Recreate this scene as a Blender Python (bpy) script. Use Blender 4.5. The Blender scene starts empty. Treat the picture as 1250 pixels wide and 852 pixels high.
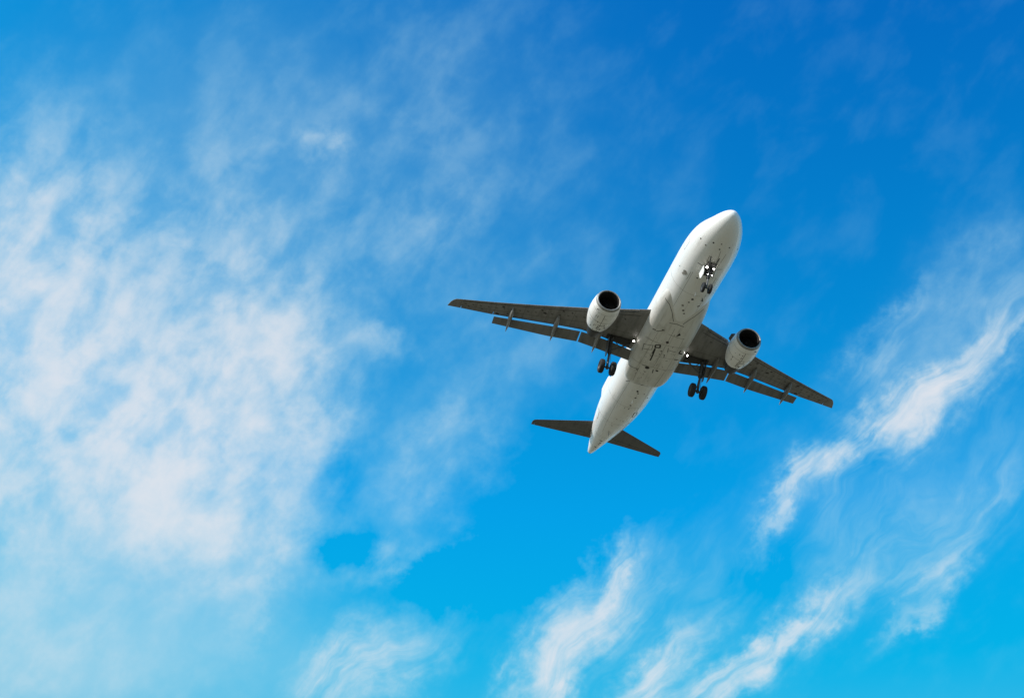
import bpy, bmesh, math, random
from mathutils import Vector, Matrix, Euler
from mathutils.bvhtree import BVHTree

random.seed(7)
R = math.radians
C = bpy.context.scene.collection
SC = bpy.context.scene

# ------------------------------------------------------------------ camera
# a spotter standing on the ground looks up at an airliner about 100 m away
BODY2CAM = Matrix(((0.2297, 0.9617, 0.1493), (-0.5547, 0.2554, -0.7919), (-0.7997, 0.0991, 0.5921)))
T_CAM = Vector((12.25738777, -1.31530721, 104.08759711))
PITCH = Matrix.Rotation(R(-3.0), 3, 'Y')          # nose three degrees up on approach
EYE = Vector((0, 0, 1.7))
PLANE_AT = EYE + PITCH @ (BODY2CAM.transposed() @ T_CAM)
cw = BODY2CAM @ PITCH.transposed()
cam_data = bpy.data.cameras.new('camera')
cam = bpy.data.objects.new('camera', cam_data); C.objects.link(cam)
m3 = Matrix((cw[0], -cw[1], -cw[2])).transposed()
cam.matrix_world = Matrix.Translation(EYE) @ m3.to_4x4()
cam_data.sensor_width = 36.0
cam_data.lens = 36.0 * 1556.06 / 1250.0
cam_data.clip_start = 0.1
cam_data.clip_end = 60000
SC.camera = cam

# ------------------------------------------------------------------ sun, sky and exposure
SUN_BODY = Vector((0.33, -0.78, 0.53)).normalized()   # to the aircraft's right, a little ahead
SUN = (PITCH @ SUN_BODY).normalized()
sun_el = math.asin(SUN.z)
sun_az = math.atan2(SUN.x, SUN.y)                      # clockwise from +Y
sd = bpy.data.lights.new('sun', 'SUN'); sd.energy = 5.0; sd.angle = R(0.5); sd.color = (1.0, 0.96, 0.9)
so = bpy.data.objects.new('sun', sd); C.objects.link(so)
so.rotation_euler = SUN.to_track_quat('Z', 'Y').to_euler()
vs = SC.view_settings
vs.view_transform = 'Standard'; vs.look = 'None'; vs.exposure = 0; vs.gamma = 1; vs.use_curve_mapping = False

world = bpy.data.worlds.new('World'); SC.world = world; world.use_nodes = True
NT = world.node_tree; NT.nodes.clear()


class Nodes:
    """short-hand for building node trees"""
    def __init__(s, nt): s.nt = nt
    def new(s, t, **kw):
        n = s.nt.nodes.new(t)
        for k, v in kw.items(): setattr(n, k, v)
        return n
    def put(s, sock, v):
        if isinstance(v, bpy.types.NodeSocket): s.nt.links.new(v, sock)
        elif v is not None: sock.default_value = v
    def math(s, op, a, b=None, c=None, clamp=False):
        n = s.new('ShaderNodeMath', operation=op, use_clamp=clamp)
        for i, v in enumerate((a, b, c)): s.put(n.inputs[i], v)
        return n.outputs[0]
    def vec(s, op, a, b=None, scale=None):
        n = s.new('ShaderNodeVectorMath', operation=op)
        s.put(n.inputs[0], a); s.put(n.inputs[1], b)
        if scale is not None: s.put(n.inputs['Scale'], scale)
        return n.outputs['Value'] if op in ('DOT_PRODUCT', 'LENGTH') else n.outputs['Vector']
    def noise(s, v, scale, detail=4, rough=0.5, dist=0.0, dim='3D'):
        n = s.new('ShaderNodeTexNoise', noise_dimensions=dim)
        s.put(n.inputs['Vector'], v); s.put(n.inputs['Scale'], scale); s.put(n.inputs['Detail'], detail)
        s.put(n.inputs['Roughness'], rough); s.put(n.inputs['Distortion'], dist)
        return n.outputs['Fac'], n.outputs['Color']
    def mapping(s, v, loc=(0, 0, 0), rot=(0, 0, 0), scale=(1, 1, 1), kind='POINT'):
        n = s.new('ShaderNodeMapping', vector_type=kind)
        s.put(n.inputs['Vector'], v); s.put(n.inputs['Location'], loc); s.put(n.inputs['Rotation'], rot); s.put(n.inputs['Scale'], scale)
        return n.outputs[0]
    def smooth(s, v, a, b, lo=0.0, hi=1.0):
        n = s.new('ShaderNodeMapRange', interpolation_type='SMOOTHSTEP')
        s.put(n.inputs[0], v); s.put(n.inputs[1], a); s.put(n.inputs[2], b); s.put(n.inputs[3], lo); s.put(n.inputs[4], hi)
        return n.outputs[0]
    def mix(s, fac, a, b, kind='MIX'):
        n = s.new('ShaderNodeMix', data_type='RGBA', blend_type=kind)
        s.put(n.inputs[0], fac); s.put(n.inputs[6], a); s.put(n.inputs[7], b)
        return n.outputs[2]


# bearing of the cloud field: across, up and outward
SKY_FRAME = ((0.2216, 0.9617, 0.1611), (0.5125, -0.2554, 0.8198), (-0.8296, 0.0991, 0.5495))


def build_sky():
    N = Nodes(NT)
    d = N.new('ShaderNodeTexCoord').outputs['Generated']
    sky = N.new('ShaderNodeTexSky', sky_type='NISHITA', sun_disc=False)
    sky.sun_elevation = sun_el; sky.sun_rotation = sun_az
    sky.altitude = 0; sky.air_density = 1.0; sky.dust_density = 0.35; sky.ozone_density = 3.0
    col = sky.outputs[0]
    #@SKY
    MOTTLED = [(-17.5, -0.5, 7.0, 6.3, 0, 0.68), (-15.1, -5.1, 4.4, 3.5, -20, 0.62), (-11.6, -1.6, 3.5, 4.4, 0, 0.26), (-13.4, -8.2, 3.3, 1.5, 0, 0.20), (-21.4, 6.5, 2.6, 4.1, -10, 0.30), (-10.9, -0.1, 2.6, 4.1, 0, 0.32), (-22.3, 0.2, 4.1, 7.0, 0, 0.42), (-12.3, -9.7, 2.2, 1.5, 0, 0.22), (-10.9, 6.5, 4.1, 4.4, 30, 0.09), (-7.5, 10.2, 8.1, 5.5, 0, 0.07), (-8.9, 8.7, 0.9, 0.6, 0, 0.22), (-2.4, 11.3, 4.4, 3.3, 0, 0.05), (-0.9, 4.6, 5.5, 4.8, 0, 0.07), (-4.2, 5.0, 2.2, 1.8, 20, 0.12), (-2.6, -3.8, 2.4, 1.5, 20, 0.24), (-4.6, -6.0, 1.5, 2.2, -30, 0.13), (-5.9, 0.5, 1.3, 0.8, -20, 0.20), (-5.3, -9.0, 2.0, 0.7, 30, 0.22), (-20.4, -13.8, 5.5, 2.6, 0, 0.20), (-22.3, -9.7, 4.4, 2.9, 0, 0.16), (-16.4, -7.9, 7.4, 1.8, -15, 0.15), (-21.9, -7.1, 1.5, 0.6, -15, 0.20), (-0.2, -0.1, 2.9, 2.2, 0, 0.10), (20.4, 2.4, 3.3, 1.8, 45, 0.16), (8.7, 0.2, 2.2, 2.2, 0, 0.05), (-12.0, -12.3, 0.7, 2.2, -10, 0.12)]
    STREAKED = [(-6.6, -14.3, 2.8, 1.4, 25, 0.52), (-7.7, -15.4, 1.8, 1.5, 0, 0.30), (2.4, -13.4, 3.5, 1.3, 55, 0.88), (4.2, -10.5, 1.8, 0.4, 62, 0.42), (1.3, -15.2, 1.5, 1.1, 60, 0.30), (0.9, -15.2, 1.8, 1.1, 50, 0.35), (7.2, -14.1, 2.2, 0.9, 52, 0.62), (6.4, -15.2, 2.2, 0.8, 40, 0.30), (10.7, -13.7, 3.5, 0.7, 38, 0.70), (13.3, -12.0, 2.2, 0.6, 35, 0.55), (15.6, -10.6, 4.1, 1.0, 35, 0.20), (10.1, -15.1, 2.2, 0.7, 30, 0.30), (18.8, -2.2, 2.8, 1.3, 35, 1.00), (17.1, -2.9, 1.5, 0.8, 20, 0.35), (20.8, -0.1, 3.1, 0.6, 42, 0.45), (22.5, 2.2, 2.2, 1.5, 60, 0.22), (14.4, -5.4, 1.9, 0.6, 32, 0.70), (12.4, -6.7, 1.5, 0.5, 60, 0.50), (11.8, -8.1, 0.9, 0.3, 55, 0.25), (16.2, -0.1, 1.8, 0.9, 40, 0.25), (17.9, 2.1, 1.1, 0.6, 30, 0.18), (19.3, -9.4, 1.7, 0.7, 60, 0.34), (18.2, -11.5, 1.7, 0.4, 40, 0.30), (21.7, -4.9, 2.6, 1.7, 40, 0.07), (20.8, -6.0, 1.8, 0.5, 30, 0.08), (5.7, -11.6, 1.1, 2.9, -20, 0.12), (13.8, -6.4, 3.3, 1.8, 35, 0.12), (17.5, -7.9, 5.5, 2.2, 35, 0.12), (8.7, -10.1, 2.2, 2.2, 0, 0.06)]
    CLEAR = [(16.1, -4.4, 0.7, 1.7, -50, 0.90), (13.3, -6.1, 0.4, 1.1, -40, 0.60), (-7.4, -9.1, 1.9, 1.0, 0, 0.42), (-2.4, -10.1, 4.8, 1.5, 10, 0.25), (-7.5, -4.9, 1.1, 2.2, 10, 0.15), (2.8, -6.8, 4.1, 2.2, 20, 0.20), (-19.0, 3.9, 1.1, 0.9, 0, 0.10), (10.9, -10.1, 2.2, 1.1, 20, 0.15)]
    MILKY = [(-21.5, -13.8, 9.9, 4.4, 0, 0.24), (-17.5, -8.6, 7.4, 2.6, 0, 0.12), (-13.8, 11.3, 7.4, 4.4, 0, 0.05), (-13.8, -13.0, 4.8, 4.4, 0, 0.10)]
    # deep blue of a polarised sky: the physical sky with more colour separation
    sp = N.new('ShaderNodeSeparateColor'); N.put(sp.inputs[0], col)
    r0 = N.math('MAXIMUM', N.math('MULTIPLY_ADD', sp.outputs[0], 1.0, -1.3), 0.01)
    g0 = N.math('MAXIMUM', N.math('MULTIPLY_ADD', sp.outputs[1], 4.20, -3.10), 0.02)
    g0 = N.math('MULTIPLY', N.math('SUBTRACT', 1.0, N.math('EXPONENT', N.math('MULTIPLY', g0, -1 / 5.2))), 5.2)
    b0 = N.math('MINIMUM', N.math('MULTIPLY_ADD', sp.outputs[2], 2.00, 0.25), 6.7)
    cb = N.new('ShaderNodeCombineColor'); N.put(cb.inputs[0], r0); N.put(cb.inputs[1], g0); N.put(cb.inputs[2], b0)
    glare = N.smooth(sp.outputs[1], 2.3, 4.2)          # towards the sun and the horizon the air stays pale
    deep = N.mix(glare, cb.outputs[0], N.mix(1.0, col, (1.1, 1.1, 1.1, 1), 'MULTIPLY'))
    # thin high cloud, laid out in degrees round one bearing of the sky
    fr = SKY_FRAME
    w = N.math('MAXIMUM', N.vec('DOT_PRODUCT', d, fr[2]), 0.05)
    u = N.math('MULTIPLY', N.math('DIVIDE', N.vec('DOT_PRODUCT', d, fr[0]), w), 57.3)
    v = N.math('MULTIPLY', N.math('DIVIDE', N.vec('DOT_PRODUCT', d, fr[1]), w), 57.3)
    cx = N.new('ShaderNodeCombineXYZ'); N.put(cx.inputs[0], u); N.put(cx.inputs[1], v)
    p = cx.outputs[0]
    _, c1 = N.noise(p, 0.16, 3, 0.5); _, c2 = N.noise(p, 0.75, 4, 0.6); _, c3 = N.noise(p, 3.0, 3, 0.6)
    q = N.vec('ADD', p, N.vec('SCALE', N.vec('SUBTRACT', c1, (.5, .5, .5)), scale=4.0))
    q = N.vec('ADD', q, N.vec('SCALE', N.vec('SUBTRACT', c2, (.5, .5, .5)), scale=2.2))
    q = N.vec('ADD', q, N.vec('SCALE', N.vec('SUBTRACT', c3, (.5, .5, .5)), scale=0.28))
    q = N.vec('MULTIPLY', q, (1, 1, 0))
    bend = N.vec('MULTIPLY', N.vec('ADD', p, N.vec('SCALE', N.vec('SUBTRACT', c1, (.5, .5, .5)), scale=5.0)), (1, 1, 0))

    def patches(tab):
        acc = None
        for px, py, a, b, g, wt in tab:
            m = N.mapping(q, (px, py, 0), (0, 0, R(g)), (a, b, 1), 'TEXTURE')
            e = N.math('EXPONENT', N.math('MULTIPLY', N.vec('DOT_PRODUCT', m, m), -1.0))
            acc = N.math('MULTIPLY_ADD', e, wt, acc if acc is not None else 0.0)
        return acc

    dm, ds, dh, dz = patches(MOTTLED), patches(STREAKED), patches(CLEAR), patches(MILKY)
    n1, _ = N.noise(N.mapping(p, rot=(0, 0, R(50)), scale=(3.6, 2.3, 1), kind='TEXTURE'), 1.0, 8, 0.55, 0.2)
    n2, _ = N.noise(N.mapping(bend, rot=(0, 0, R(48)), scale=(4.6, 1.25, 1), kind='TEXTURE'), 1.0, 9, 0.56, 0.3)
    n3, _ = N.noise(N.mapping(bend, rot=(0, 0, R(50)), scale=(2.2, 0.5, 1), kind='TEXTURE'), 1.0, 6, 0.55, 0.25)
    n4, _ = N.noise(p, 0.85, 7, 0.58, 0.3)
    m_ = N.math('MULTIPLY', dm, N.math('MULTIPLY_ADD', N.smooth(n1, 0.32, 0.68), 0.86, 0.47))
    m_ = N.math('MULTIPLY', m_, N.math('MULTIPLY_ADD', N.smooth(n4, 0.3, 0.72), 0.40, 0.80))
    s_ = N.math('MULTIPLY', ds, N.math('MULTIPLY_ADD', N.smooth(n2, 0.30, 0.68), 1.05, 0.35))
    s_ = N.math('MULTIPLY', s_, N.math('MULTIPLY_ADD', N.smooth(n3, 0.28, 0.72), 0.45, 0.66))
    veil = N.math('MULTIPLY', N.smooth(n1, 0.45, 0.8), 0.035)
    tot = N.math('SUBTRACT', N.math('ADD', N.math('ADD', N.math('ADD', m_, s_), veil), dz), N.math('MULTIPLY', dh, 0.35))
    al = N.math('MULTIPLY', N.math('SUBTRACT', 1.0, N.math('EXPONENT', N.math('MULTIPLY', N.math('MAXIMUM', tot, 0.0), -2.0))), 0.96)
    # the rest of the sky carries the same broken cloud
    n5, _ = N.noise(N.mapping(d, scale=(2.2, 2.2, 4)), 1.0, 8, 0.6, 0.5)
    other = N.math('MULTIPLY', N.smooth(n5, 0.45, 0.75), 0.7)
    fw = N.smooth(N.vec('DOT_PRODUCT', d, fr[2]), 0.78, 0.86)
    al = N.math('ADD', N.math('MULTIPLY', al, fw), N.math('MULTIPLY', other, N.math('SUBTRACT', 1.0, fw)))
    col = N.mix(al, deep, N.mix(al, (2.5, 6.2, 7.0, 1), (6.75, 6.7, 7.05, 1)))
    #@ENDSKY
    bg = N.new('ShaderNodeBackground'); N.put(bg.inputs[0], col); bg.inputs[1].default_value = 0.12
    out = N.new('ShaderNodeOutputWorld'); NT.links.new(bg.outputs[0], out.inputs[0])


build_sky()

# ------------------------------------------------------------------ materials
MATS = {}


def principled(name):
    m = bpy.data.materials.new(name); m.use_nodes = True
    b = m.node_tree.nodes['Principled BSDF']
    MATS[name] = m
    return m, b, Nodes(m.node_tree)


def white_paint():
    m, b, N = principled('white_paint')
    oc = N.new('ShaderNodeTexCoord').outputs['Object']
    streak, _ = N.noise(N.mapping(oc, scale=(0.35, 3.2, 3.2)), 1.0, 6, 0.62)
    patch, _ = N.noise(N.mapping(oc, scale=(0.5, 0.8, 0.8)), 1.0, 3, 0.5)
    fine, _ = N.noise(N.mapping(oc, scale=(1.5, 14, 14)), 1.0, 4, 0.6)
    f = N.math('MULTIPLY', N.smooth(streak, 0.52, 0.8), N.smooth(patch, 0.4, 0.65))
    f = N.math('ADD', f, N.math('MULTIPLY', N.smooth(fine, 0.62, 0.8), 0.25))
    col = N.mix(N.math('MULTIPLY', f, 0.6), (0.86, 0.855, 0.83, 1), (0.30, 0.28, 0.22, 1))
    N.put(b.inputs['Base Color'], col)
    N.put(b.inputs['Roughness'], N.smooth(streak, 0.3, 0.8, 0.25, 0.45))
    b.inputs['Coat Weight'].default_value = 0.3; b.inputs['Coat Roughness'].default_value = 0.12
    return m


def cowl_paint():
    m, b, N = principled('cowl_paint')
    oc = N.new('ShaderNodeTexCoord').outputs['Object']
    streak, _ = N.noise(N.mapping(oc, scale=(0.6, 5, 5)), 1.0, 6, 0.62)
    f = N.math('MULTIPLY', N.smooth(streak, 0.5, 0.8), 0.4)
    N.put(b.inputs['Base Color'], N.mix(f, (0.86, 0.85, 0.82, 1), (0.45, 0.42, 0.36, 1)))
    b.inputs['Roughness'].default_value = 0.35; b.inputs['Coat Weight'].default_value = 0.2
    return m


def belly_paint():
    m, b, N = principled('soiled_belly_paint')
    oc = N.new('ShaderNodeTexCoord').outputs['Object']
    streak, _ = N.noise(N.mapping(oc, scale=(0.3, 3.5, 2.0)), 1.0, 6, 0.65)
    patch, _ = N.noise(N.mapping(oc, scale=(0.55, 0.9, 0.9)), 1.0, 4, 0.6)
    fine, _ = N.noise(N.mapping(oc, scale=(2.5, 9, 9)), 1.0, 5, 0.65)
    f = N.math('ADD', N.math('MULTIPLY', N.smooth(streak, 0.45, 0.78), 0.55), N.math('MULTIPLY', N.smooth(patch, 0.45, 0.7), 0.3))
    f = N.math('ADD', f, N.math('MULTIPLY', N.smooth(fine, 0.6, 0.8), 0.35), clamp=True)
    col = N.mix(N.math('MULTIPLY', f, 0.85), (0.74, 0.725, 0.68, 1), (0.24, 0.22, 0.17, 1))
    N.put(b.inputs['Base Color'], col)
    b.inputs['Roughness'].default_value = 0.42
    return m


def grey_paint(name, c, dark, rough=0.45):
    m, b, N = principled(name)
    oc = N.new('ShaderNodeTexCoord').outputs['Object']
    streak, _ = N.noise(N.mapping(oc, scale=(0.5, 2.4, 1.0)), 1.0, 6, 0.65)
    spot, _ = N.noise(oc, 3.0, 5, 0.6)
    f = N.math('ADD', N.math('MULTIPLY', N.smooth(streak, 0.4, 0.75), 0.7), N.math('MULTIPLY', N.smooth(spot, 0.55, 0.75), 0.4), clamp=True)
    N.put(b.inputs['Base Color'], N.mix(f, c + (1,), dark + (1,)))
    b.inputs['Roughness'].default_value = rough
    return m


def plain(name, c, rough=0.5, metal=0.0, scale=6.0, var=0.35):
    m, b, N = principled(name)
    oc = N.new('ShaderNodeTexCoord').outputs['Object']
    f, _ = N.noise(oc, scale, 4, 0.6)
    N.put(b.inputs['Base Color'], N.mix(N.smooth(f, 0.35, 0.7), c + (1,), tuple(v * (1 - var) for v in c) + (1,)))
    b.inputs['Roughness'].default_value = rough; b.inputs['Metallic'].default_value = metal
    return m


def lamp_mat(name, c, strength):
    m, b, N = principled(name)
    b.inputs['Base Color'].default_value = (0.8, 0.8, 0.8, 1)
    b.inputs['Emission Color'].default_value = c + (1,)
    b.inputs['Emission Strength'].default_value = strength
    return m


WHITE = white_paint()
BELLY = belly_paint()
COWL = cowl_paint()
WING = grey_paint('grey_wing_paint', (0.225, 0.217, 0.202), (0.085, 0.081, 0.073))
FLAPM = grey_paint('grey_flap_paint', (0.18, 0.174, 0.162), (0.07, 0.067, 0.06))
TAILM = grey_paint('dark_tailplane_paint', (0.125, 0.12, 0.112), (0.06, 0.057, 0.052))
FAIRM = grey_paint('grey_fairing_paint', (0.28, 0.265, 0.235), (0.17, 0.155, 0.13))
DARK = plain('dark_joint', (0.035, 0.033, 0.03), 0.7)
SOOT = plain('sooty_metal', (0.05, 0.045, 0.04), 0.5, 0.5)
STEEL = plain('dull_lip_metal', (0.33, 0.32, 0.30), 0.5, 0.35)
GEARM = plain('gear_grey', (0.10, 0.10, 0.10), 0.45, 0.3)
PALE = plain('pale_gear_paint', (0.6, 0.6, 0.58), 0.4)
TYRE = plain('tyre_rubber', (0.018, 0.018, 0.018), 0.8)
HUB = plain('wheel_hub_metal', (0.07, 0.07, 0.07), 0.5, 0.3)
FANM = plain('fan_blade_metal', (0.055, 0.05, 0.05), 0.4, 0.7)
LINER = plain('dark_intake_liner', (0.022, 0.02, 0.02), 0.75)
AMBER = plain('amber_marking', (0.65, 0.25, 0.03), 0.5)
RED = plain('red_marking', (0.45, 0.05, 0.03), 0.5)
LAMP = lamp_mat('landing_lamp', (1.0, 0.96, 0.9), 25.0)


# ------------------------------------------------------------------ mesh helpers
BASE = 4.1


def L(x, y, z):
    """aircraft stations (aft of nose, to its right, up from its axis) to local coordinates"""
    return Vector((16.0 - x, -y, z + BASE))


def pw(tab, x):
    if x <= tab[0][0]: return tab[0][1]
    for (a, va), (b, vb) in zip(tab, tab[1:]):
        if x <= b: return va + (vb - va) * (x - a) / (b - a)
    return tab[-1][1]


def pchip(tab):
    xs = [t[0] for t in tab]; ys = [t[1] for t in tab]; n = len(xs)
    h = [xs[i + 1] - xs[i] for i in range(n - 1)]; dl = [(ys[i + 1] - ys[i]) / h[i] for i in range(n - 1)]
    m = [dl[0]] + [0.0] * (n - 2) + [dl[-1]]
    for i in range(1, n - 1):
        if dl[i - 1] * dl[i] > 0:
            w1 = 2 * h[i] + h[i - 1]; w2 = h[i] + 2 * h[i - 1]
            m[i] = (w1 + w2) / (w1 / dl[i - 1] + w2 / dl[i])
    def f(x):
        if x <= xs[0]: return ys[0]
        if x >= xs[-1]: return ys[-1]
        i = 0
        while x > xs[i + 1]: i += 1
        t = (x - xs[i]) / h[i]
        return ((1 + 2 * t) * (1 - t) ** 2 * ys[i] + t * (1 - t) ** 2 * h[i] * m[i]
                + t * t * (3 - 2 * t) * ys[i + 1] + t * t * (t - 1) * h[i] * m[i + 1])
    return f


def loft(bm, rings, closed=True, cap=(True, True), mat=0):
    vr = [[bm.verts.new(p) for p in r] for r in rings]
    n = len(rings[0])
    for a, b in zip(vr, vr[1:]):
        for i in range(n if closed else n - 1):
            j = (i + 1) % n
            f = bm.faces.new((a[i], a[j], b[j], b[i])); f.material_index = mat
    if closed:
        if cap[0]: bm.faces.new(vr[0][::-1]).material_index = mat
        if cap[1]: bm.faces.new(vr[-1]).material_index = mat
    return vr


def tube(bm, p, q, r0, r1=None, n=12, mat=0):
    p = Vector(p); q = Vector(q); r1 = r0 if r1 is None else r1
    ax = (q - p).normalized(); u = ax.orthogonal().normalized(); v = ax.cross(u)
    ring = lambda c, r: [c + u * (r * math.cos(2 * math.pi * i / n)) + v * (r * math.sin(2 * math.pi * i / n)) for i in range(n)]
    loft(bm, [ring(p, r0), ring(q, r1)], mat=mat)


def lathe(bm, prof, org, ax=Vector((1, 0, 0)), n=48, mat=0, closed_ends=(False, False), start=None):
    """prof: (along, radius) pairs"""
    u = ax.orthogonal().normalized(); v = ax.cross(u)
    rings = [[org + ax * a + u * (r * math.cos(2 * math.pi * i / n)) + v * (r * math.sin(2 * math.pi * i / n)) for i in range(n)] for a, r in prof]
    loft(bm, rings, cap=closed_ends, mat=mat)


def slab(bm, pts, nrm, th, mat=0):
    """a plate: outline points, thickened along nrm"""
    nrm = Vector(nrm).normalized() * (th / 2)
    loft(bm, [[Vector(p) - nrm for p in pts], [Vector(p) + nrm for p in pts]], mat=mat)


def link(name, bm, mats, parent=None, smooth=True, angle=35):
    bmesh.ops.recalc_face_normals(bm, faces=bm.faces)
    me = bpy.data.meshes.new(name); bm.to_mesh(me); bm.free()
    for m in (mats if isinstance(mats, (list, tuple)) else [mats]): me.materials.append(m)
    if smooth:
        for p in me.polygons: p.use_smooth = True
        me.set_sharp_from_angle(angle=R(angle))
    o = bpy.data.objects.new(name, me); C.objects.link(o)
    if parent: o.parent = parent
    return o


def add_marks(o, bm_marks, mat):
    '''painted and cut detail becomes part of the mesh it lies on'''
    me = o.data; me.materials.append(mat); k = len(me.materials) - 1
    for f in bm_marks.faces: f.material_index = k; f.smooth = False
    tmp = bpy.data.meshes.new('tmp'); bm_marks.to_mesh(tmp); bm_marks.free()
    b = bmesh.new(); b.from_mesh(me); b.from_mesh(tmp); b.to_mesh(me); b.free(); bpy.data.meshes.remove(tmp)


def empty(name, parent=None):
    o = bpy.data.objects.new(name, None); C.objects.link(o)
    o.empty_display_size = 0.5
    if parent: o.parent = parent
    return o


# ------------------------------------------------------------------ ground
bm = bmesh.new()
NR = 96
prev = None
ctr = bm.verts.new((0, 0, 0))
for r in (40, 150, 600, 2500, 9000, 26000):
    ring = [bm.verts.new((r * math.cos(2 * math.pi * i / NR), r * math.sin(2 * math.pi * i / NR), 0)) for i in range(NR)]
    for i in range(NR):
        j = (i + 1) % NR
        if prev is None: bm.faces.new((ctr, ring[i], ring[j]))
        else: bm.faces.new((prev[i], ring[i], ring[j], prev[j]))
    prev = ring
gm, gb, N = principled('dry_grass_and_concrete')
oc = N.new('ShaderNodeTexCoord').outputs['Object']
g1, _ = N.noise(oc, 0.02, 6, 0.6); g2, _ = N.noise(oc, 1.5, 5, 0.6)
gcol = N.mix(N.smooth(g1, 0.4, 0.6), (0.18, 0.148, 0.09, 1), (0.145, 0.12, 0.068, 1))
gcol = N.mix(N.math('MULTIPLY', N.smooth(g2, 0.45, 0.7), 0.4), gcol, (0.09, 0.088, 0.052, 1))
N.put(gb.inputs['Base Color'], gcol); gb.inputs['Roughness'].default_value = 0.9
ground = link('ground', bm, gm, smooth=False)
ground['kind'] = 'structure'; ground['label'] = 'flat dry ground under the flight path'

# ------------------------------------------------------------------ the airliner
plane = empty('airliner')
plane['label'] = 'white twin engine passenger jet with landing gear down seen from below in blue sky'
plane['category'] = 'airliner'
plane.rotation_euler = PITCH.to_euler()
plane.location = PLANE_AT + PITCH @ Vector((0, 0, -BASE))

# ---- fuselage
F_W = pchip([(0, 0.02), (0.05, 0.20), (0.2, 0.41), (0.5, 0.69), (1, 0.99), (1.6, 1.26), (2.3, 1.50), (3.2, 1.73), (4.2, 1.885), (5.4, 1.96), (6.6, 1.975), (23.5, 1.975),
             (25.5, 1.95), (27.5, 1.84), (29.5, 1.64), (31.5, 1.36), (33.5, 1.02), (35, 0.74), (36.3, 0.49), (37.2, 0.31), (37.5, 0.24)])
F_T = pchip([(0, -0.53), (0.05, -0.36), (0.2, -0.19), (0.5, 0.02), (1, 0.26), (1.6, 0.50), (2.3, 0.88), (3.2, 1.36), (4.2, 1.70), (5.4, 1.94), (6.6, 2.05), (7.6, 2.07), (26, 2.07),
             (29, 2.06), (32, 1.98), (34, 1.87), (36, 1.65), (37.2, 1.36), (37.5, 1.24)])
F_B = pchip([(0, -0.57), (0.05, -0.76), (0.2, -0.96), (0.5, -1.21), (1, -1.47), (1.6, -1.68), (2.3, -1.83), (3.2, -1.95), (4.2, -2.03), (5.4, -2.065), (6.6, -2.07), (22.5, -2.07),
             (24.5, -1.99), (26.5, -1.76), (28.5, -1.40), (30.5, -0.97), (32.5, -0.50), (34.5, 0.0), (36, 0.38), (37.2, 0.72), (37.5, 0.84)])


def fus_ring(x, n=72):
    w, t, b = F_W(x), F_T(x), F_B(x)
    zc, h = (t + b) / 2, (t - b) / 2
    return [L(x, w * math.sin(2 * math.pi * i / n), zc - h * math.cos(2 * math.pi * i / n)) for i in range(n)]


xs = [0, 0.02, 0.05, 0.1, 0.17, 0.27, 0.4, 0.56, 0.75, 1.0, 1.3, 1.6, 1.95, 2.3, 2.75, 3.2, 3.7, 4.2, 4.8, 5.4, 6, 6.6]
x = 7.5
while x < 23.5: xs.append(x); x += 1.0
x = 23.5
while x < 37.4: xs.append(x); x += 0.5
xs.append(37.5)
bm = bmesh.new(); loft(bm, [fus_ring(x) for x in xs]); bmesh.ops.recalc_face_normals(bm, faces=bm.faces)
FUS_BVH = BVHTree.FromBMesh(bm)
fuselage = link('fuselage', bm, WHITE, plane, angle=60)

bm = bmesh.new()
lathe(bm, [(0, 0.20), (-0.05, 0.20), (-0.05, 0.14), (0.03, 0.13)], L(37.5, 0, 1.04), n=24, closed_ends=(False, True))
link('exhaust_pipe', bm, SOOT, fuselage)

# ---- belly fairing
B_W = pchip([(8.6, 1.55), (9.6, 1.80), (10.6, 1.98), (12, 2.10), (14, 2.14), (17.5, 2.10), (19.2, 1.99), (20.0, 1.88), (20.4, 1.72), (20.7, 1.48), (20.85, 1.1)])
B_B = pchip([(8.6, -1.55), (9.6, -1.80), (10.6, -1.97), (11.6, -2.075), (13, -2.25), (15, -2.36), (18.2, -2.40), (19.4, -2.39), (20.2, -2.34), (20.6, -2.24), (20.8, -2.08), (20.85, -1.9)])
B_N = pchip([(8.6, 2.4), (13, 2.5), (17, 3.0), (19.5, 4.2), (20.9, 4.2)])


def fair_ring(x, n=40):
    w, b = B_W(x), B_B(x)
    top = -0.75
    r = []
    for i in range(n + 1):
        a = -math.pi / 2 + math.pi * i / n
        s, c = math.sin(a), math.cos(a)
        e = 2 / B_N(x)
        r.append(L(x, w * math.copysign(abs(s) ** e, s), top + (b - top) * abs(c) ** e))
    r.append(L(x, w * 0.6, top + 0.3)); r.append(L(x, -w * 0.6, top + 0.3))
    return r


bm = bmesh.new()
loft(bm, [fair_ring(8.6 + (20.85 - 8.6) * (1 - (1 - i / 70) ** 1.25)) for i in range(71)])
bmesh.ops.recalc_face_normals(bm, faces=bm.faces)
FAIR_BVH = BVHTree.FromBMesh(bm)
fairing = link('belly_fairing', bm, BELLY, plane, angle=50)


# ---- wings
LE_T = [(1.4, 11.92), (2.36, 12.43), (6.6, 14.70), (9.5, 16.25), (12.3, 17.75), (16.45, 19.97), (16.75, 20.15), (16.95, 20.42), (17.1, 20.72), (17.2, 21.05), (17.28, 21.38)]
CUT_T = [(1.4, 17.55), (4.5, 17.38), (6.2, 17.45), (6.8, 17.58), (9.1, 18.38), (11.6, 19.33), (13.42, 20.05), (13.5, 20.12), (15.9, 20.95), (17.28, 21.47)]
THK_T = [(1.4, 0.86), (6.4, 0.55), (12, 0.36), (16.5, 0.22), (17.1, 0.14), (17.28, 0.05)]


def zwing(y): return -1.12 + (y - 1.98) * 0.105 + max(0, (y - 1.98) / 15) ** 2 * 0.72


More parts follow.
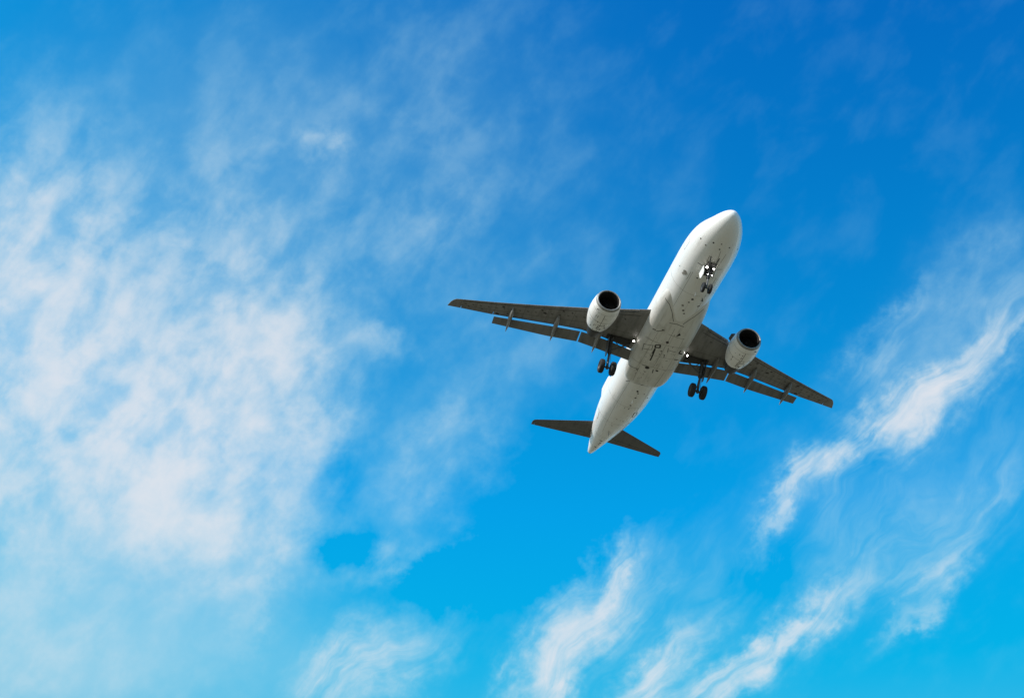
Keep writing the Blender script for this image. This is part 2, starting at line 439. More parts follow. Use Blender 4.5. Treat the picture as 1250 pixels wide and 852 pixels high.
def naca(t):
    t = min(max(t, 0.0), 1.0)
    return (0.2969 * math.sqrt(t) - 0.126 * t - 0.3516 * t * t + 0.2843 * t ** 3 - 0.1036 * t ** 4) / 0.2


def wing_sec(y, f0, f1, s, n=14):
    """closed section between chord fractions f0 and f1 of the fixed wing"""
    x0, x1 = pw(LE_T, y), pw(CUT_T, y)
    ch = (x1 - x0); full = ch * (1.10 if y < 13.45 else 1.0); h = pw(THK_T, y) * 0.5; z0 = zwing(y)
    inc = 0.045 * max(0, 1 - y / 17)
    up, lo = [], []
    for i in range(n + 1):
        k = i / n
        k = f0 + (f1 - f0) * (1 - math.cos(k * math.pi * 0.5)) if f0 < 0.01 else f0 + (f1 - f0) * k
        xx = x0 + k * ch
        tt = naca(k * ch / full)
        zz = z0 - inc * (k - 0.4) * ch
        up.append(L(xx, s * y, zz + h * tt * 1.05)); lo.append(L(xx, s * y, zz - h * tt * 0.95))
    return up[::-1] + lo


def make_wing(s):
    bm = bmesh.new()
    ys = [1.4, 2.3, 2.9]
    secs = [wing_sec(y, 0, 1, s) for y in ys]
    for y in (2.91, 4.5, 6.4, 8, 10, 12, 13.42): secs.append(wing_sec(y, 0.055, 1, s))
    secs.append(wing_sec(13.5, 0.055, 1, s)); secs.append(wing_sec(13.51, 0.055, 0.76, s)); secs.append(wing_sec(15, 0.055, 0.76, s))
    secs.append(wing_sec(16.2, 0.055, 0.76, s)); secs.append(wing_sec(16.21, 0, 1, s))
    for y in (16.45, 16.75, 16.95, 17.1, 17.2, 17.28): secs.append(wing_sec(y, 0, 1, s))
    loft(bm, secs)
    wing = link('wing', bm, WING, plane, angle=40)
    # leading edge slats
    for y0, y1 in ((2.95, 4.9), (6.55, 8.9), (8.93, 11.3), (11.33, 13.7), (13.73, 16.18)):
        bm = bmesh.new(); secs = []
        for k in range(4):
            y = y0 + (y1 - y0) * k / 3
            x0, x1 = pw(LE_T, y), pw(CUT_T, y); ch = x1 - x0; h = pw(THK_T, y) * 0.5; z0 = zwing(y) + 0.018 * ch * max(0, 1 - y / 17)
            full = ch * (1.10 if y < 13.45 else 1.0)
            out, inn = [], []
            prof = [0.15, 0.11, 0.075, 0.045, 0.02, 0.006, 0.0]
            for q in prof:
                out.append((q, h * naca(q * ch / full) * 1.05))
            for q in (0.006, 0.02, 0.04): out.append((q, -h * naca(q * ch / full) * 0.95))
            for q, zz in reversed(out[1:-1]):
                inn.append((q * 0.8 + 0.028, zz * 0.72))
            secs.append([L(x0 + (q - 0.012) * ch, s * y, z0 + zz - 0.012 * ch) for q, zz in out + inn])
        loft(bm, secs); link('slat', bm, WING, wing, angle=50)
    # aileron
    bm = bmesh.new()
    loft(bm, [wing_sec(y, 0.775, 1, s, 5) for y in (13.54, 14.5, 15.4, 16.17)])
    link('aileron', bm, FLAPM, wing)
    # flaps, extended one step: behind and below the fixed wing with an open slot
    FLE = [(1.9, 17.45), (4.54, 17.25), (6.4, 17.42), (6.82, 17.52), (9.09, 18.30), (11.32, 19.12), (13.5, 19.93)]
    FTE = [(1.74, 18.40), (4.6, 18.35), (6.3, 18.38), (6.6, 18.44), (8.82, 19.16), (11.13, 19.77), (13.44, 20.42)]
    def zs(y): return zwing(y) - 0.08
    for y0, y1, nn in ((1.95, 6.36, 5), (6.46, 13.40, 7)):
        bm = bmesh.new(); secs = []
        for k in range(nn):
            y = y0 + (y1 - y0) * k / (nn - 1)
            ol, ot = -0.22, pw([(1.9, -0.56), (6.5, -0.52), (13.4, -0.36)], y)
            a = Vector((pw(FLE, y) - 0.20 + 1.35 * (ol + 0.4), zs(y) + ol)); b = Vector((pw(FTE, y) + 1.35 * (ot + 0.6), zs(y) + ot))
            d = b - a; nrm = Vector((-d.y, d.x)); up, lo = [], []
            for i in range(10):
                q = 1 - math.cos(i / 9 * math.pi / 2)
                tt = naca(q) * 0.065
                pu = a + d * q + nrm * tt * 1.2; pl = a + d * q - nrm * tt * 0.8
                up.append(L(pu.x, s * y, pu.y)); lo.append(L(pl.x, s * y, pl.y))
            secs.append(up[::-1] + lo[1:])
        loft(bm, secs); link('flap', bm, FLAPM, wing)
    # flap track fairings
    for x0, y, x1, z1, w in ((15.9, 4.99, 18.95, -1.61, 0.20), (16.75, 8.49, 19.55, -1.11, 0.19), (18.1, 12.13, 20.68, -0.50, 0.17)):
        bm = bmesh.new(); secs = []
        zt0 = zwing(y) - 0.16
        for i in range(15):
            k = i / 14
            xx = x0 + (x1 - x0) * k
            env = max(0.02, math.sin(math.pi * min(1, k ** 0.62)) ** 0.75) if k < 1 else 0.02
            hw = w * max(0.04, env)
            ztop = zt0 + 0.12 if k < 0.55 else zt0 + 0.12 + (z1 - zt0 - 0.12) * ((k - 0.55) / 0.45) ** 1.2
            zbot = zt0 + (z1 - zt0) * (k ** 1.1) - 0.36 * env
            secs.append([L(xx, s * y + hw * math.sin(a), (ztop + zbot) / 2 + (ztop - zbot) / 2 * math.cos(a)) for a in [2 * math.pi * j / 14 for j in range(14)]])
        loft(bm, secs); link('flap_track_fairing', bm, WING, wing)
    # landing lamp under the wing root
    bm = bmesh.new()
    p = L(16.02, s * 2.28, -1.60)
    ax = (Vector((0.93, 0, -0.36))).normalized()
    tube(bm, p + ax * 0.03, p + ax * 0.05, 0.065, 0.06, 20, 0)
    tube(bm, p - ax * 0.16, p + ax * 0.03, 0.06, 0.115, 20, 1)
    tube(bm, p - ax * 0.1, p - ax * 0.1 + Vector((0, 0, 0.3)), 0.03, None, 8, 1)
    link('landing_light', bm, [LAMP, GEARM], wing)
    # dark gear bay in the underside
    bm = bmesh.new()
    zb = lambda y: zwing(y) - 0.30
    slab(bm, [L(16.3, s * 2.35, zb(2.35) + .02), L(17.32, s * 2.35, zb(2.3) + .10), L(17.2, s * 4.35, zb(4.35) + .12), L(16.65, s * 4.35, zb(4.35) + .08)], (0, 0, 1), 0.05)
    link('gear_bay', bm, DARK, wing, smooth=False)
    return wing


# ---- engines
def make_engine(s):
    e = empty('engine', plane)
    tilt = Matrix.Rotation(R(1.5), 3, 'Y') @ Matrix.Rotation(R(1.0) * s, 3, 'Z')
    ax = tilt @ Vector((-1, 0, 0))          # runs aft
    org = L(11.22, s * 5.74, -2.10)
    bm = bmesh.new()
    lathe(bm, [(0.20, 1.01), (0.5, 1.085), (1.0, 1.14), (1.5, 1.15), (2.0, 1.12), (2.5, 1.04), (2.9, 0.95), (3.15, 0.88), (3.15, 0.845), (2.7, 0.84)], org, ax, 56)
    nac = link('nacelle', bm, COWL, e, angle=45)
    bm = bmesh.new()
    lathe(bm, [(0.05, 0.845), (0.02, 0.875), (0.0, 0.91), (0.02, 0.945), (0.09, 0.982), (0.20, 1.012)], org, ax, 56)
    link('inlet_lip', bm, STEEL, e, angle=80)
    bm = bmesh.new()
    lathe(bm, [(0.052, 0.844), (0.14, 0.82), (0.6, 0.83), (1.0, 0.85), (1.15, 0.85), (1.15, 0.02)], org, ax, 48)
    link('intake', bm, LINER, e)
    bm = bmesh.new()
    u = ax.orthogonal().normalized(); v = ax.cross(u)
    for i in range(24):
        a = 2 * math.pi * i / 24
        rd = u * math.cos(a) + v * math.sin(a); tg = ax.cross(rd)
        ring = []
        for rr, tw, wd in ((0.22, 0.5, 0.10), (0.5, 0.8, 0.14), (0.84, 1.05, 0.16)):
            dr = ax * math.cos(tw) + tg * math.sin(tw)
            c = org + ax * 0.98 + rd * rr
            ring.append((c - dr * wd, c + dr * wd))
        vs_ = [(bm.verts.new(p), bm.verts.new(q)) for p, q in ring]
        for (a0, a1), (b0, b1) in zip(vs_, vs_[1:]): bm.faces.new((a0, a1, b1, b0))
    link('fan', bm, FANM, e)
    bm = bmesh.new()
    lathe(bm, [(0.58, 0.01), (0.66, 0.08), (0.8, 0.16), (0.98, 0.24)], org, ax, 24)
    link('spinner', bm, FANM, e)
    bm = bmesh.new()
    lathe(bm, [(2.4, 0.80), (3.1, 0.76), (3.6, 0.66), (4.35, 0.50), (4.35, 0.46), (4.0, 0.45)], org - Vector((0, 0, 0.14)), ax, 40)
    link('core_nozzle', bm, SOOT, e)
    bm = bmesh.new()
    lathe(bm, [(3.8, 0.34), (4.3, 0.26), (4.8, 0.10), (4.95, 0.01)], org - Vector((0, 0, 0.14)), ax, 24)
    link('exhaust_cone', bm, SOOT, e)
    bm = bmesh.new()
    secs = []
    for xx, zt, zb, hw in ((12.0, -0.95, -1.05, 0.02), (12.8, -0.72, -1.1, 0.16), (14.2, -0.62, -1.3, 0.22), (15.2, -0.75, -1.55, 0.2), (16.2, -0.8, -1.35, 0.12), (17.0, -0.8, -1.0, 0.03)):
        secs.append([L(xx, s * 5.74 + a * hw, z) for a, z in ((-1, zb), (1, zb), (1, zt), (-1, zt))])
    loft(bm, secs); link('pylon', bm, FAIRM, e, angle=30)
    # strake on the inboard shoulder
    bm = bmesh.new()
    q = [org + ax * a + Vector((0, s * r * 0.80, r * 0.60)) for a, r in ((0.75, 1.15), (1.1, 1.42), (1.75, 1.42), (1.9, 1.18))]
    slab(bm, q, Vector((0, -0.6 * s, 0.8)), 0.03); link('strake', bm, GEARM, e, smooth=False)
    # cowl latches, panel edges and stencils round the underside
    bm = bmesh.new()
    prof = [(0.20, 1.01), (0.5, 1.085), (1.0, 1.14), (1.5, 1.15), (2.0, 1.12), (2.5, 1.04), (2.9, 0.95), (3.15, 0.88)]
    def cp(a, deg):
        r = pw(prof, a) + 0.006
        t = R(deg)
        rel = Vector((0, -math.sin(t) * r, -math.cos(t) * r))     # deg from the keel, positive to the right side
        return org + ax * a + tilt @ rel
    def strip(a0, d0, a1, d1, w, seg=8):
        pts = [cp(a0 + (a1 - a0) * i / seg, d0 + (d1 - d0) * i / seg) for i in range(seg + 1)]
        prevv = None
        for i, p in enumerate(pts):
            tdir = (pts[min(i + 1, seg)] - pts[max(i - 1, 0)]).normalized()
            rad = (p - org); rad -= ax * rad.dot(ax); rad.normalize()
            sd_ = tdir.cross(rad) * (w / 2)
            cur = (bm.verts.new(p - sd_), bm.verts.new(p + sd_))
            if prevv: bm.faces.new((prevv[0], prevv[1], cur[1], cur[0]))
            prevv = cur
    strip(1.62, -80, 1.62, 80, 0.022, 20); strip(0.62, -80, 0.62, 80, 0.016, 20)
    strip(0.65, 1, 3.1, 1, 0.03); strip(1.9, -38, 3.0, -34, 0.03); strip(1.95, -52, 2.6, -50, 0.025)
    for i in range(15):
        a = random.uniform(0.9, 2.9); dg = random.gauss(0, 28); ln = random.uniform(0.04, 0.22)
        if random.random() < 0.5: strip(a, dg, a + ln, dg, random.uniform(0.03, 0.07), 1)
        else: strip(a, dg, a, dg + ln * 45, random.uniform(0.025, 0.05), 2)
    strip(2.0, -20, 2.0, 10, 0.05, 4); strip(2.25, -25, 2.45, -24, 0.12, 1); strip(2.55, -10, 2.75, -6, 0.14, 1)
    strip(2.15, 6, 2.7, 8, 0.06, 3); strip(0.38, 34 * s, 0.5, 44 * s, 0.1, 2)
    add_marks(nac, bm, DARK)
    return e


# ---- tail
def airfoil_sec(x0, x1, half, n, place):
    up, lo = [], []
    for i in range(n + 1):
        q = 1 - math.cos(i / n * math.pi / 2)
        t = half * naca(q)
        up.append(place(x0 + (x1 - x0) * q, t)); lo.append(place(x0 + (x1 - x0) * q, -t))
    return up[::-1] + lo[1:]


def make_tailplane(s):
    zt = lambda y: 0.86 + y * 0.08
    LEt = [(0.2, 31.65), (1.19, 32.22), (6.0, 34.92), (6.2, 35.08), (6.32, 35.35)]
    TEt = [(0.2, 34.98), (0.8, 35.05), (6.28, 35.96), (6.32, 35.97)]
    def sec(y, f0, f1, n, drop=0.0):
        x0, x1 = pw(LEt, y), pw(TEt, y); hf = 0.055 * (x1 - x0) * (1 if y < 6.1 else 0.5)
        up, lo = [], []
        for i in range(n + 1):
            k = i / n
            q = f0 + (f1 - f0) * ((1 - math.cos(k * math.pi / 2)) if f0 == 0 else k); t = hf * naca(q)
            up.append(L(x0 + (x1 - x0) * q, s * y, zt(y) + t - drop)); lo.append(L(x0 + (x1 - x0) * q, s * y, zt(y) - t - 0.003 - drop))
        return up[::-1] + lo[1 if f0 == 0 else 0:]
    bm = bmesh.new()
    loft(bm, [sec(y, 0, 0.70, 12) for y in (0.2, 1.2, 2.5, 4, 5.3, 6.05)] + [sec(y, 0, 1, 12) for y in (6.055, 6.2, 6.32)])
    tp = link('tailplane', bm, TAILM, plane)
    bm = bmesh.new()
    loft(bm, [sec(y, 0.712, 1, 6, 0.012) for y in (0.75, 2.5, 4, 5.3, 6.035)])
    link('elevator', bm, TAILM, tp)
    return tp


def make_fin():
    LEt = [(1.6, 26.6), (2.15, 28.0), (2.6, 29.3), (7.1, 33.2), (7.45, 33.7)]
    TEt = [(1.6, 35.2), (2.6, 35.3), (7.45, 36.0)]
    bm = bmesh.new(); secs = []
    for z in (1.6, 2.15, 2.6, 4, 6, 7.1, 7.45):
        x0, x1 = pw(LEt, z), pw(TEt, z)
        up, lo = [], []
        hf = 0.045 * min(x1 - x0, 6.0) * (0.6 if z > 7.2 else 1)
        for i in range(13):
            q = 0.72 * (1 - math.cos(i / 12 * math.pi / 2)); t = hf * naca(q)
            up.append(L(x0 + (x1 - x0) * q, t, z)); lo.append(L(x0 + (x1 - x0) * q, -t, z))
        secs.append(up[::-1] + lo[1:])
    loft(bm, secs); fin = link('tail_fin', bm, WHITE, plane)
    bm = bmesh.new(); secs = []
    for z in (2.2, 4, 6, 7.43):
        x0, x1 = pw(LEt, z), pw(TEt, z); hf = 0.045 * min(x1 - x0, 6.0)
        secs.append([L(x0 + (x1 - x0) * q, sg * hf * naca(q), z) for sg, q in ((1, 1), (1, 0.86), (1, 0.73), (-1, 0.73), (-1, 0.86), (-1, 1))])
    loft(bm, secs); link('rudder', bm, WHITE, fin)


# ---- landing gear
def wheel(name, c, rad, wid, parent):
    bm = bmesh.new()
    ax = Vector((0, 1, 0)); w = wid / 2
    lathe(bm, [(-w * 0.78, rad * 0.56), (-w, rad * 0.68), (-w * 0.96, rad * 0.84), (-w * 0.72, rad * 0.965), (-w * 0.3, rad), (w * 0.3, rad), (w * 0.72, rad * 0.965), (w * 0.96, rad * 0.84), (w, rad * 0.68), (w * 0.78, rad * 0.56)], c, ax, 32, 0)
    lathe(bm, [(-w * 0.3, 0.01), (-w * 0.45, rad * 0.2), (-w * 0.5, rad * 0.45), (-w * 0.80, rad * 0.57)], c, ax, 24, 1)
    lathe(bm, [(w * 0.3, 0.01), (w * 0.45, rad * 0.2), (w * 0.5, rad * 0.45), (w * 0.80, rad * 0.57)], c, ax, 24, 1)
    return link(name, bm, [TYRE, HUB], parent)


def make_main_gear(s):
    g = empty('main_gear', plane)
    y = 3.85
    ctr = L(17.50, s * y, -3.72)
    top = L(16.95, s * (y + 0.05), -1.05)
    bm = bmesh.new()
    mid = ctr + (top - ctr) * 0.48
    tube(bm, mid, top, 0.15, 0.16, 16); tube(bm, ctr, mid, 0.095, 0.095, 16)
    tube(bm, mid + Vector((0, 0, -0.05)), mid + Vector((0, 0, 0.1)), 0.17, 0.17, 16)
    tube(bm, ctr + Vector((0, -0.62, 0)), ctr + Vector((0, 0.62, 0)), 0.075, 0.075, 12)
    tube(bm, ctr + Vector((0, 0, -0.13)), ctr + Vector((0, 0, 0.2)), 0.13, 0.11, 14)
    tube(bm, mid + Vector((-0.15, 0, 0.05)), ctr + (mid - ctr) * 0.5 + Vector((-0.42, 0, 0)), 0.045, 0.045, 8)      # torque links
    tube(bm, ctr + Vector((-0.1, 0, 0.15)), ctr + (mid - ctr) * 0.5 + Vector((-0.42, 0, 0)), 0.045, 0.045, 8)
    tube(bm, top + Vector((0.35, 0.06, -0.2)), mid + Vector((0.05, 0.02, 0.0)), 0.035, 0.035, 8)                       # hydraulic lines
    tube(bm, mid + Vector((0.12, 0.1, 0.3)), ctr + Vector((0.14, 0.16, 0.1)), 0.018, 0.018, 6)
    link('strut', bm, GEARM, g)
    bm = bmesh.new()
    a = ctr + (top - ctr) * 0.55; b = L(16.75, s * 2.35, -1.38)
    j = (a + b) / 2
    tube(bm, a, j, 0.055, 0.065, 10); tube(bm, j, b, 0.065, 0.055, 10)
    tube(bm, j, top + Vector((0.1, 0, -0.15)), 0.028, 0.028, 8)
    link('side_brace', bm, GEARM, g)
    for k in (-1, 1): wheel('wheel', ctr + Vector((0, k * 0.475, 0)), 0.585, 0.42, g)
    bm = bmesh.new()                                    # door on the leg
    yo = s * (y + 0.30)
    slab(bm, [L(16.6, yo, -1.15), L(17.35, yo, -1.2), L(17.5, yo, -2.0), L(17.45, yo - s * .02, -2.75), L(17.1, yo - s * .02, -2.8), L(16.75, yo, -2.0)], (0, 1, 0), 0.05)
    tube(bm, L(17.1, yo, -1.9), top + (ctr - top) * 0.35, 0.03, 0.03, 8)
    link('gear_door', bm, GEARM, g, smooth=False)
    return g


def make_nose_gear():
    g = empty('nose_gear', plane)
    ctr = L(5.08, 0, -3.70); top = L(4.75, 0, -1.95)
    bm = bmesh.new()
    mid = ctr + (top - ctr) * 0.5
    tube(bm, mid, top, 0.10, 0.11, 14); tube(bm, ctr, mid, 0.06, 0.06, 12)
    tube(bm, ctr + Vector((0, -0.36, 0)), ctr + Vector((0, 0.36, 0)), 0.05, 0.05, 10)
    tube(bm, mid + Vector((0, 0, -0.06)), mid + Vector((0, 0, 0.12)), 0.14, 0.14, 14)
    tube(bm, mid + Vector((0.1, -0.22, 0.15)), mid + Vector((0.1, 0.22, 0.15)), 0.05, 0.05, 8)             # steering actuators
    tube(bm, mid + Vector((-0.1, 0, 0)), ctr + (mid - ctr) * 0.5 + Vector((-0.3, 0, 0)), 0.03, 0.03, 8)
    tube(bm, ctr + Vector((-0.06, 0, 0.1)), ctr + (mid - ctr) * 0.5 + Vector((-0.3, 0, 0)), 0.03, 0.03, 8)
    link('strut', bm, GEARM, g)
    bm = bmesh.new()
    b = L(3.55, 0, -1.98)
    for k in (-1, 1):
        tube(bm, mid + Vector((0, k * 0.09, 0.2)), b + Vector((0, k * 0.32, 0)), 0.04, 0.04, 8)
    tube(bm, (mid + b) / 2 + Vector((0, -0.2, 0.1)), (mid + b) / 2 + Vector((0, 0.2, 0.1)), 0.03, 0.03, 8)
    link('drag_brace', bm, GEARM, g)
    for k in (-1, 1): wheel('wheel', ctr + Vector((0, k * 0.26, 0)), 0.385, 0.22, g)
    for k in (-1, 1):
        bm = bmesh.new()
        slab(bm, [L(4.55, k * 0.52, -2.02), L(5.55, k * 0.52, -2.02), L(5.5, k * 0.43, -2.55), L(5.3, k * 0.41, -2.68), L(4.75, k * 0.41, -2.68), L(4.6, k * 0.43, -2.55)], (0, 0.98, -0.17 * k), 0.03)
        link('gear_door', bm, WHITE, g, smooth=False)
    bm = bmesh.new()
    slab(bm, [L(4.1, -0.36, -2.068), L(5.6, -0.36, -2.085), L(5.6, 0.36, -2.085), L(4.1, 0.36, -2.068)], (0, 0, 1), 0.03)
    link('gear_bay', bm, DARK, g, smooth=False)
    ax = Vector((0.94, 0, -0.34)).normalized()
    for k, z, r in ((-1, -2.20, 0.075), (1, -2.20, 0.075), (-1, -2.84, 0.03), (1, -2.84, 0.03)):
        bm = bmesh.new()
        p = L(4.55, k * (0.26 if r > .06 else .17), z)
        tube(bm, p + ax * 0.02, p + ax * 0.035, r * .92, r * .85, 18, 0)
        tube(bm, p - ax * 0.14, p + ax * 0.02, r * 0.6, r, 18, 1)
        tube(bm, p - ax * 0.08, Vector((p.x - .1, 0, p.z)), 0.025, 0.025, 8, 1)
        link('taxi_light' if r > .06 else 'turnoff_light', bm, [LAMP, GEARM], g)
    return g


for s in (1, -1):
    make_wing(s)
for s in (1, -1):
    make_engine(s)
for s in (1, -1):
    make_tailplane(s)
make_fin()
for s in (1, -1):
    make_main_gear(s)
make_nose_gear()
#@MARKS
# ---- drawn detail on the skin: panel edges, drains, stains; each lies a few millimetres proud of the surface
def skin(x, phi, lift=0.006):
    t = R(phi)
    o = L(x, 7 * math.sin(t), -7 * math.cos(t)); d = (L(x, 0, 0) - o).normalized()
    best = None
    for nm, b in (('fuselage', FUS_BVH), ('fairing', FAIR_BVH)):
        h = b.ray_cast(o, d)
        if h[0] is not None and (best is None or h[3] < best[3]): best = (h[0], h[1], nm, h[3])
    if best is None: return None
    n = best[1] if best[1].dot(d) < 0 else -best[1]
    return best[0] + n * lift, n, best[2]


SKIN = {'fuselage': bmesh.new(), 'fairing': bmesh.new()}
FAINT = {'fuselage': bmesh.new(), 'fairing': bmesh.new()}


def line(pts, w, faint=False, lift=0.006):
    fine = []
    for (x0, p0), (x1, p1) in zip(pts, pts[1:]):
        n = max(2, int((abs(x1 - x0) + abs(p1 - p0) * 0.035) / 0.12) + 1)
        fine += [(x0 + (x1 - x0) * i / n, p0 + (p1 - p0) * i / n) for i in range(n)]
    fine.append(pts[-1])
    hits = [skin(x, p, lift) for x, p in fine]
    prev = None
    for i, h in enumerate(hits):
        if h is None: prev = None; continue
        a, b = hits[max(i - 1, 0)], hits[min(i + 1, len(hits) - 1)]
        if a is None or b is None: prev = None; continue
        t = b[0] - a[0]
        if t.length < 1e-6: continue
        sd_ = t.normalized().cross(h[1]).normalized() * (w / 2)
        bm = (FAINT if faint else SKIN)[h[2]]
        cur = (bm.verts.new(h[0] - sd_), bm.verts.new(h[0] + sd_), h[2])
        if prev and prev[2] == h[2]: bm.faces.new((prev[0], prev[1], cur[1], cur[0]))
        prev = cur


def spot(x, phi, r, faint=False, stretch=1.0, n=10):
    h = skin(x, phi, 0.009)
    if h is None: return
    u = Vector((1, 0, 0)); u = (u - h[1] * u.dot(h[1])).normalized(); v = h[1].cross(u)
    bm = (FAINT if faint else SKIN)[h[2]]
    bm.faces.new([bm.verts.new(h[0] + u * (r * stretch * random.uniform(.85, 1.1) * math.cos(2 * math.pi * i / n)) + v * (r * random.uniform(.85, 1.1) * math.sin(2 * math.pi * i / n))) for i in range(n)])


for w, p in (
    (.045, [(10.03, 50.3), (10.23, 35.2), (10.78, 22.9), (11.7, 9.9)]), (.045, [(11.72, -12.0), (11.12, -20.3), (10.28, -35.1), (9.92, -42.6)]),
    (.05, [(11.98, 15.8), (11.88, 0.4), (11.99, -15.8)]), (.13, [(14.85, 18.3), (14.64, 10.0), (14.97, 8.2), (15.13, 16.5), (14.85, 18.3)]),
    (.11, [(15.2, 15.5), (15.91, 15.5)]), (.12, [(15.36, 14.9), (16.39, 12.9), (16.89, 12.5)]), (.07, [(16.25, 17.8), (16.3, 14.9)]),
    (.04, [(15.32, 37.5), (16.15, 34.3)]), (.04, [(15.38, 36.9), (14.99, 21.7)]), (.04, [(15.89, 33.7), (15.53, 19.8)]), (.04, [(14.99, 21.7), (15.54, 20.2)]),
    (.04, [(14.74, -7.1), (15.31, -10.1)]), (.04, [(15.02, -11.5), (15.11, -25.0)]), (.14, [(14.89, -33.1), (15.27, -32.0), (15.54, -41.0)]),
    (.09, [(16.12, -28.9), (16.28, -39.4)]), (.09, [(13.37, 37.7), (13.27, 31.3)]), (.05, [(13.36, 29.7), (12.93, 18.2)]), (.08, [(12.93, 22.1), (12.9, 16.7)]),
    (.05, [(15.71, -7.1), (16.05, -8.6)]), (.07, [(17.92, -2.0), (18.41, -4.6)]), (.06, [(17.77, 21.1), (17.67, 12.4)]),
    (.045, [(18.67, 43.8), (18.44, 27.5), (18.36, 22.9)]), (.04, [(16.45, -15.0), (16.37, -18.6)]), (.13, [(9.45, -21.6), (9.36, -27.0)]), (.06, [(8.3, -20.5), (8.85, -29.0)]),
    (.05, [(4.74, 27.3), (4.75, 14.4)]), (.03, [(28.62, 75.9), (29.86, 77.3)]),
    (.07, [(26.61, -32.1), (25.61, -27.4), (25.66, -37.6), (26.43, -43.0), (26.61, -32.1)]),
    (.05, [(21.45, 37.3), (20.9, 24), (20.62, 13.4), (20.5, 0), (20.62, -13.0), (20.9, -24), (21.24, -35.2)]),
): line(p, w)
for w, p in (
    (.03, [(5.18, 74.5), (4.18, 74.5)]), (.03, [(4.29, 11.7), (3.54, 12.5)]), (.03, [(4.49, -9.6), (2.79, -4.0)]), (.03, [(4.47, -14.5), (3.08, -19.4)]), (.04, [(4.74, -16.0), (4.8, -30.5)]),
    (.03, [(14.64, 41.2), (14.48, 20.9)]), (.03, [(13.17, 6.9), (13.39, -28.1)]), (.03, [(14.6, 0), (17.6, 0)]), (.03, [(14.5, 40), (14.5, -40)]), (.03, [(17.65, 42), (17.65, -42)]),
    (.03, [(12.4, 0), (14.4, 0)]), (.025, [(16.1, 30), (16.1, -30)]), (.03, [(18.0, 24), (20.2, 22)]), (.03, [(18.0, -24), (20.2, -22)]),
    (.03, [(29.86, 77.3), (29.9, 92)]), (.03, [(28.62, 75.9), (28.6, 92)]), (.03, [(5.18, 74.5), (5.2, 95)]), (.03, [(4.18, 74.5), (4.2, 95)]),
    (.03, [(6.0, 30), (6.9, 30)]), (.02, [(8.1, -85), (8.1, 85)]), (.02, [(24.6, -85), (24.6, 85)]), (.02, [(32.2, -85), (32.2, 85)]),
    (.02, [(21.2, 28), (31, 34)]), (.02, [(21.2, -28), (31, -34)]), (.02, [(35.9, -170), (35.9, 170)]), (.02, [(28.4, -85), (28.4, 85)]), (.02, [(5.8, 26), (10.2, 26)]), (.02, [(5.8, -26), (10.2, -26)]), (.02, [(13.3, 26), (17.6, 26)]), (.02, [(13.3, -26), (17.6, -26)]),
): line(p, w, True)
for x, p, r in ((14.11, .5, .13), (17.9, 10.6, .19), (17.97, -10.1, .11), (18.55, 25.4, .07), (20.72, .2, .08), (21.83, .6, .09), (8.57, -2, .09), (9.03, 1.7, .07), (10.13, 3.4, .09), (10.46, -1.8, .08),
                (15.35, 2.3, .07), (15.72, -6.6, .06), (15.8, 2.4, .06), (2.88, 50.5, .07), (2.93, 31.4, .06), (2.36, 19.1, .07), (2.19, 1.3, .05), (2.69, -.2, .06), (2.42, -20.5, .06), (2.97, -53.1, .07),
                (6.17, 12.2, .07), (8.59, -2.2, .1), (8.65, -23.4, .08), (21.91, -.3, .09), (22.88, -3.8, .09), (24.2, -3.1, .08), (24.84, -4, .06), (22.16, -3.5, .08), (27.46, -14.7, .06),
                (33.84, -6.4, .1), (34.3, -30, .08), (20.68, .7, .1), (23.04, -36.7, .06), (22.19, -19.3, .06), (6.54, 60.9, .05)): spot(x, p, r)
for x, p, r in ((6.45, 40.8, .2), (6.7, 44, .12), (27.3, 7.5, .07), (28.89, 9.5, .07), (33.2, 5, .14), (35.2, -20, .12), (7.4, -12, .14), (9.6, 10, .1)): spot(x, p, r, True)
# the triangular intake ahead of the gear doors
h = [skin(x, p, 0.008)[0] for x, p in ((13.22, -9.5), (12.72, -13.2), (12.98, -17.5))]
SKIN['fairing'].faces.new([SKIN['fairing'].verts.new(q) for q in h])
# scuffs and run marks left by drains along the keel
for i in range(34):
    x = random.choice((random.uniform(12.2, 20), random.uniform(12.5, 19), random.uniform(20.8, 31), random.uniform(20.8, 27)))
    p = random.gauss(0, 16 if 12 < x < 20.5 else 9)
    ln = random.uniform(.05, .35)
    line([(x, p), (x + ln, p + random.uniform(-.6, .6))], random.uniform(.018, .05), random.random() < .84)
for i in range(14):
    x = random.uniform(13, 20); p = random.gauss(0, 20)
    line([(x, p), (x + random.uniform(-.05, .05), p + random.uniform(1.5, 5))], random.uniform(.02, .04), random.random() < .6)
SEAM = plain('panel_seam', (0.30, 0.285, 0.25), 0.6)
for key, par in (('fuselage', fuselage), ('fairing', fairing)):
    add_marks(par, SKIN[key], DARK)
    add_marks(par, FAINT[key], SEAM)


def blade(x, h, ch, par, mat):
    bm = bmesh.new(); z = F_B(x) if not 9 < x < 20.9 else B_B(x)
    secs = []
    for k, cc, sw in ((-0.05, ch, 0), (h * .7, ch * .75, ch * .3), (h, ch * .55, ch * .5)):
        secs.append([L(x + sw + q * cc, sg * tt, z - k) for q, tt, sg in ((0, 0, 1), (.3, .02, 1), (1, .004, 1), (.3, .02, -1))])
    loft(bm, secs); return link('antenna', bm, mat, par, smooth=False)


blade(7.6, .28, .32, fuselage, WHITE); blade(23.2, .28, .30, fuselage, WHITE); blade(30.6, .30, .18, fuselage, GEARM)
bm = bmesh.new(); p = L(14.11, 0, B_B(14.11))
lathe(bm, [(-.02, .10), (.06, .09), (.11, .05), (.12, .005)], p, Vector((0, 0, -1)), 14)
link('beacon_light', bm, plain('dull_red_lens', (.03, .01, .01), .3), fairing)

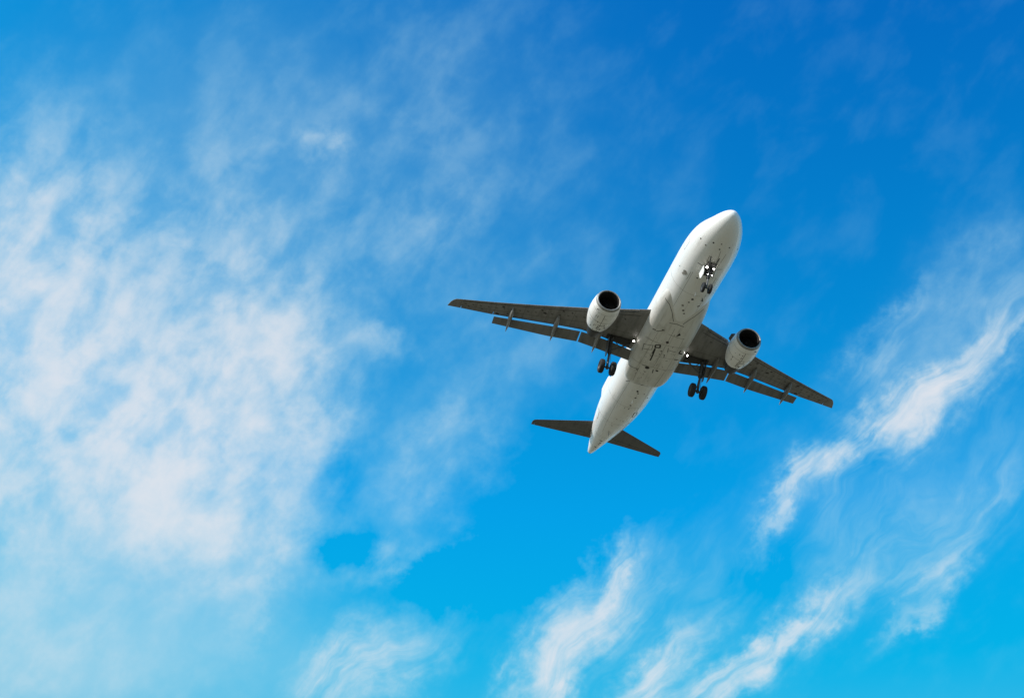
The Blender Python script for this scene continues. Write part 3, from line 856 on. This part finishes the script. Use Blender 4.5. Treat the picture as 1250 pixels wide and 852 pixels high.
# ---- wing underside: access plates, vents and seams found by looking up at each wing
WSEAM = plain('worn_grey_seam', (0.105, 0.095, 0.08), 0.6)
for wing in [o for o in plane.children if o.name.startswith('wing')]:
    s = 1 if wing.data.vertices[0].co.y < 0 else -1
    tb = bmesh.new(); tb.from_mesh(wing.data); WB = BVHTree.FromBMesh(tb); tb.free()
    dk, ft = bmesh.new(), bmesh.new()
    def under(x, y):
        h = WB.ray_cast(L(x, s * y, -6), Vector((0, 0, 1)))
        if h[0] is None: return None
        n = h[1] if h[1].z < 0 else -h[1]
        return h[0] + n * .007, n
    def xf(y, k): return pw(LE_T, y) + k * (pw(CUT_T, y) - pw(LE_T, y))
    def wline(bm, a, b, w):
        n = 16; prev = None
        pts = [under(a[0] + (b[0] - a[0]) * i / n, a[1] + (b[1] - a[1]) * i / n) for i in range(n + 1)]
        for i, h in enumerate(pts):
            q, r_ = pts[max(i - 1, 0)], pts[min(i + 1, n)]
            if h is None or q is None or r_ is None: prev = None; continue
            sd_ = (r_[0] - q[0]).normalized().cross(h[1]).normalized() * (w / 2)
            cur = (bm.verts.new(h[0] - sd_), bm.verts.new(h[0] + sd_))
            if prev: bm.faces.new((prev[0], prev[1], cur[1], cur[0]))
            prev = cur
    def wspot(bm, x, y, a, b):
        h = under(x, y)
        if h is None: return
        u = Vector((1, 0, 0)); u = (u - h[1] * u.dot(h[1])).normalized(); v = h[1].cross(u)
        bm.faces.new([bm.verts.new(h[0] + u * a * math.cos(i * math.pi / 6) + v * b * math.sin(i * math.pi / 6)) for i in range(12)])
    for y0, y1 in ((2.6, 6.4), (6.4, 11.0), (11.0, 16.2)):
        wline(dk, (xf(y0, .13), y0), (xf(y1, .13), y1), .045)
        wline(ft, (xf(y0, .62), y0), (xf(y1, .62), y1), .03)
        wline(dk, (xf(y0, .965), y0), (xf(y1, .965), y1), .05)
    for y in (7.4, 9.4, 11.2, 13.5, 15.0, 16.3): wline(ft, (xf(y, .14), y), (xf(y, .95), y), .025)
    for i in range(16):
        y = 6.6 + i * .62; x = xf(y, .40); wspot(ft, x, y, .06, .10)
    for x, y, r in ((18.55, 12.9, .10), (17.0, 9.9, .08), (17.2, 9.6, .11), (19.75, 13.2, .13), (20.35, 15.6, .07), (19.2, 12.4, .06), (16.1, 8.3, .08), (19.95, 14.5, .06), (15.9, 7.6, .06), (14.2, 3.6, .06)):
        wspot(dk, x, y, r, r * 1.3)
    add_marks(wing, dk, DARK)
    add_marks(wing, ft, WSEAM)
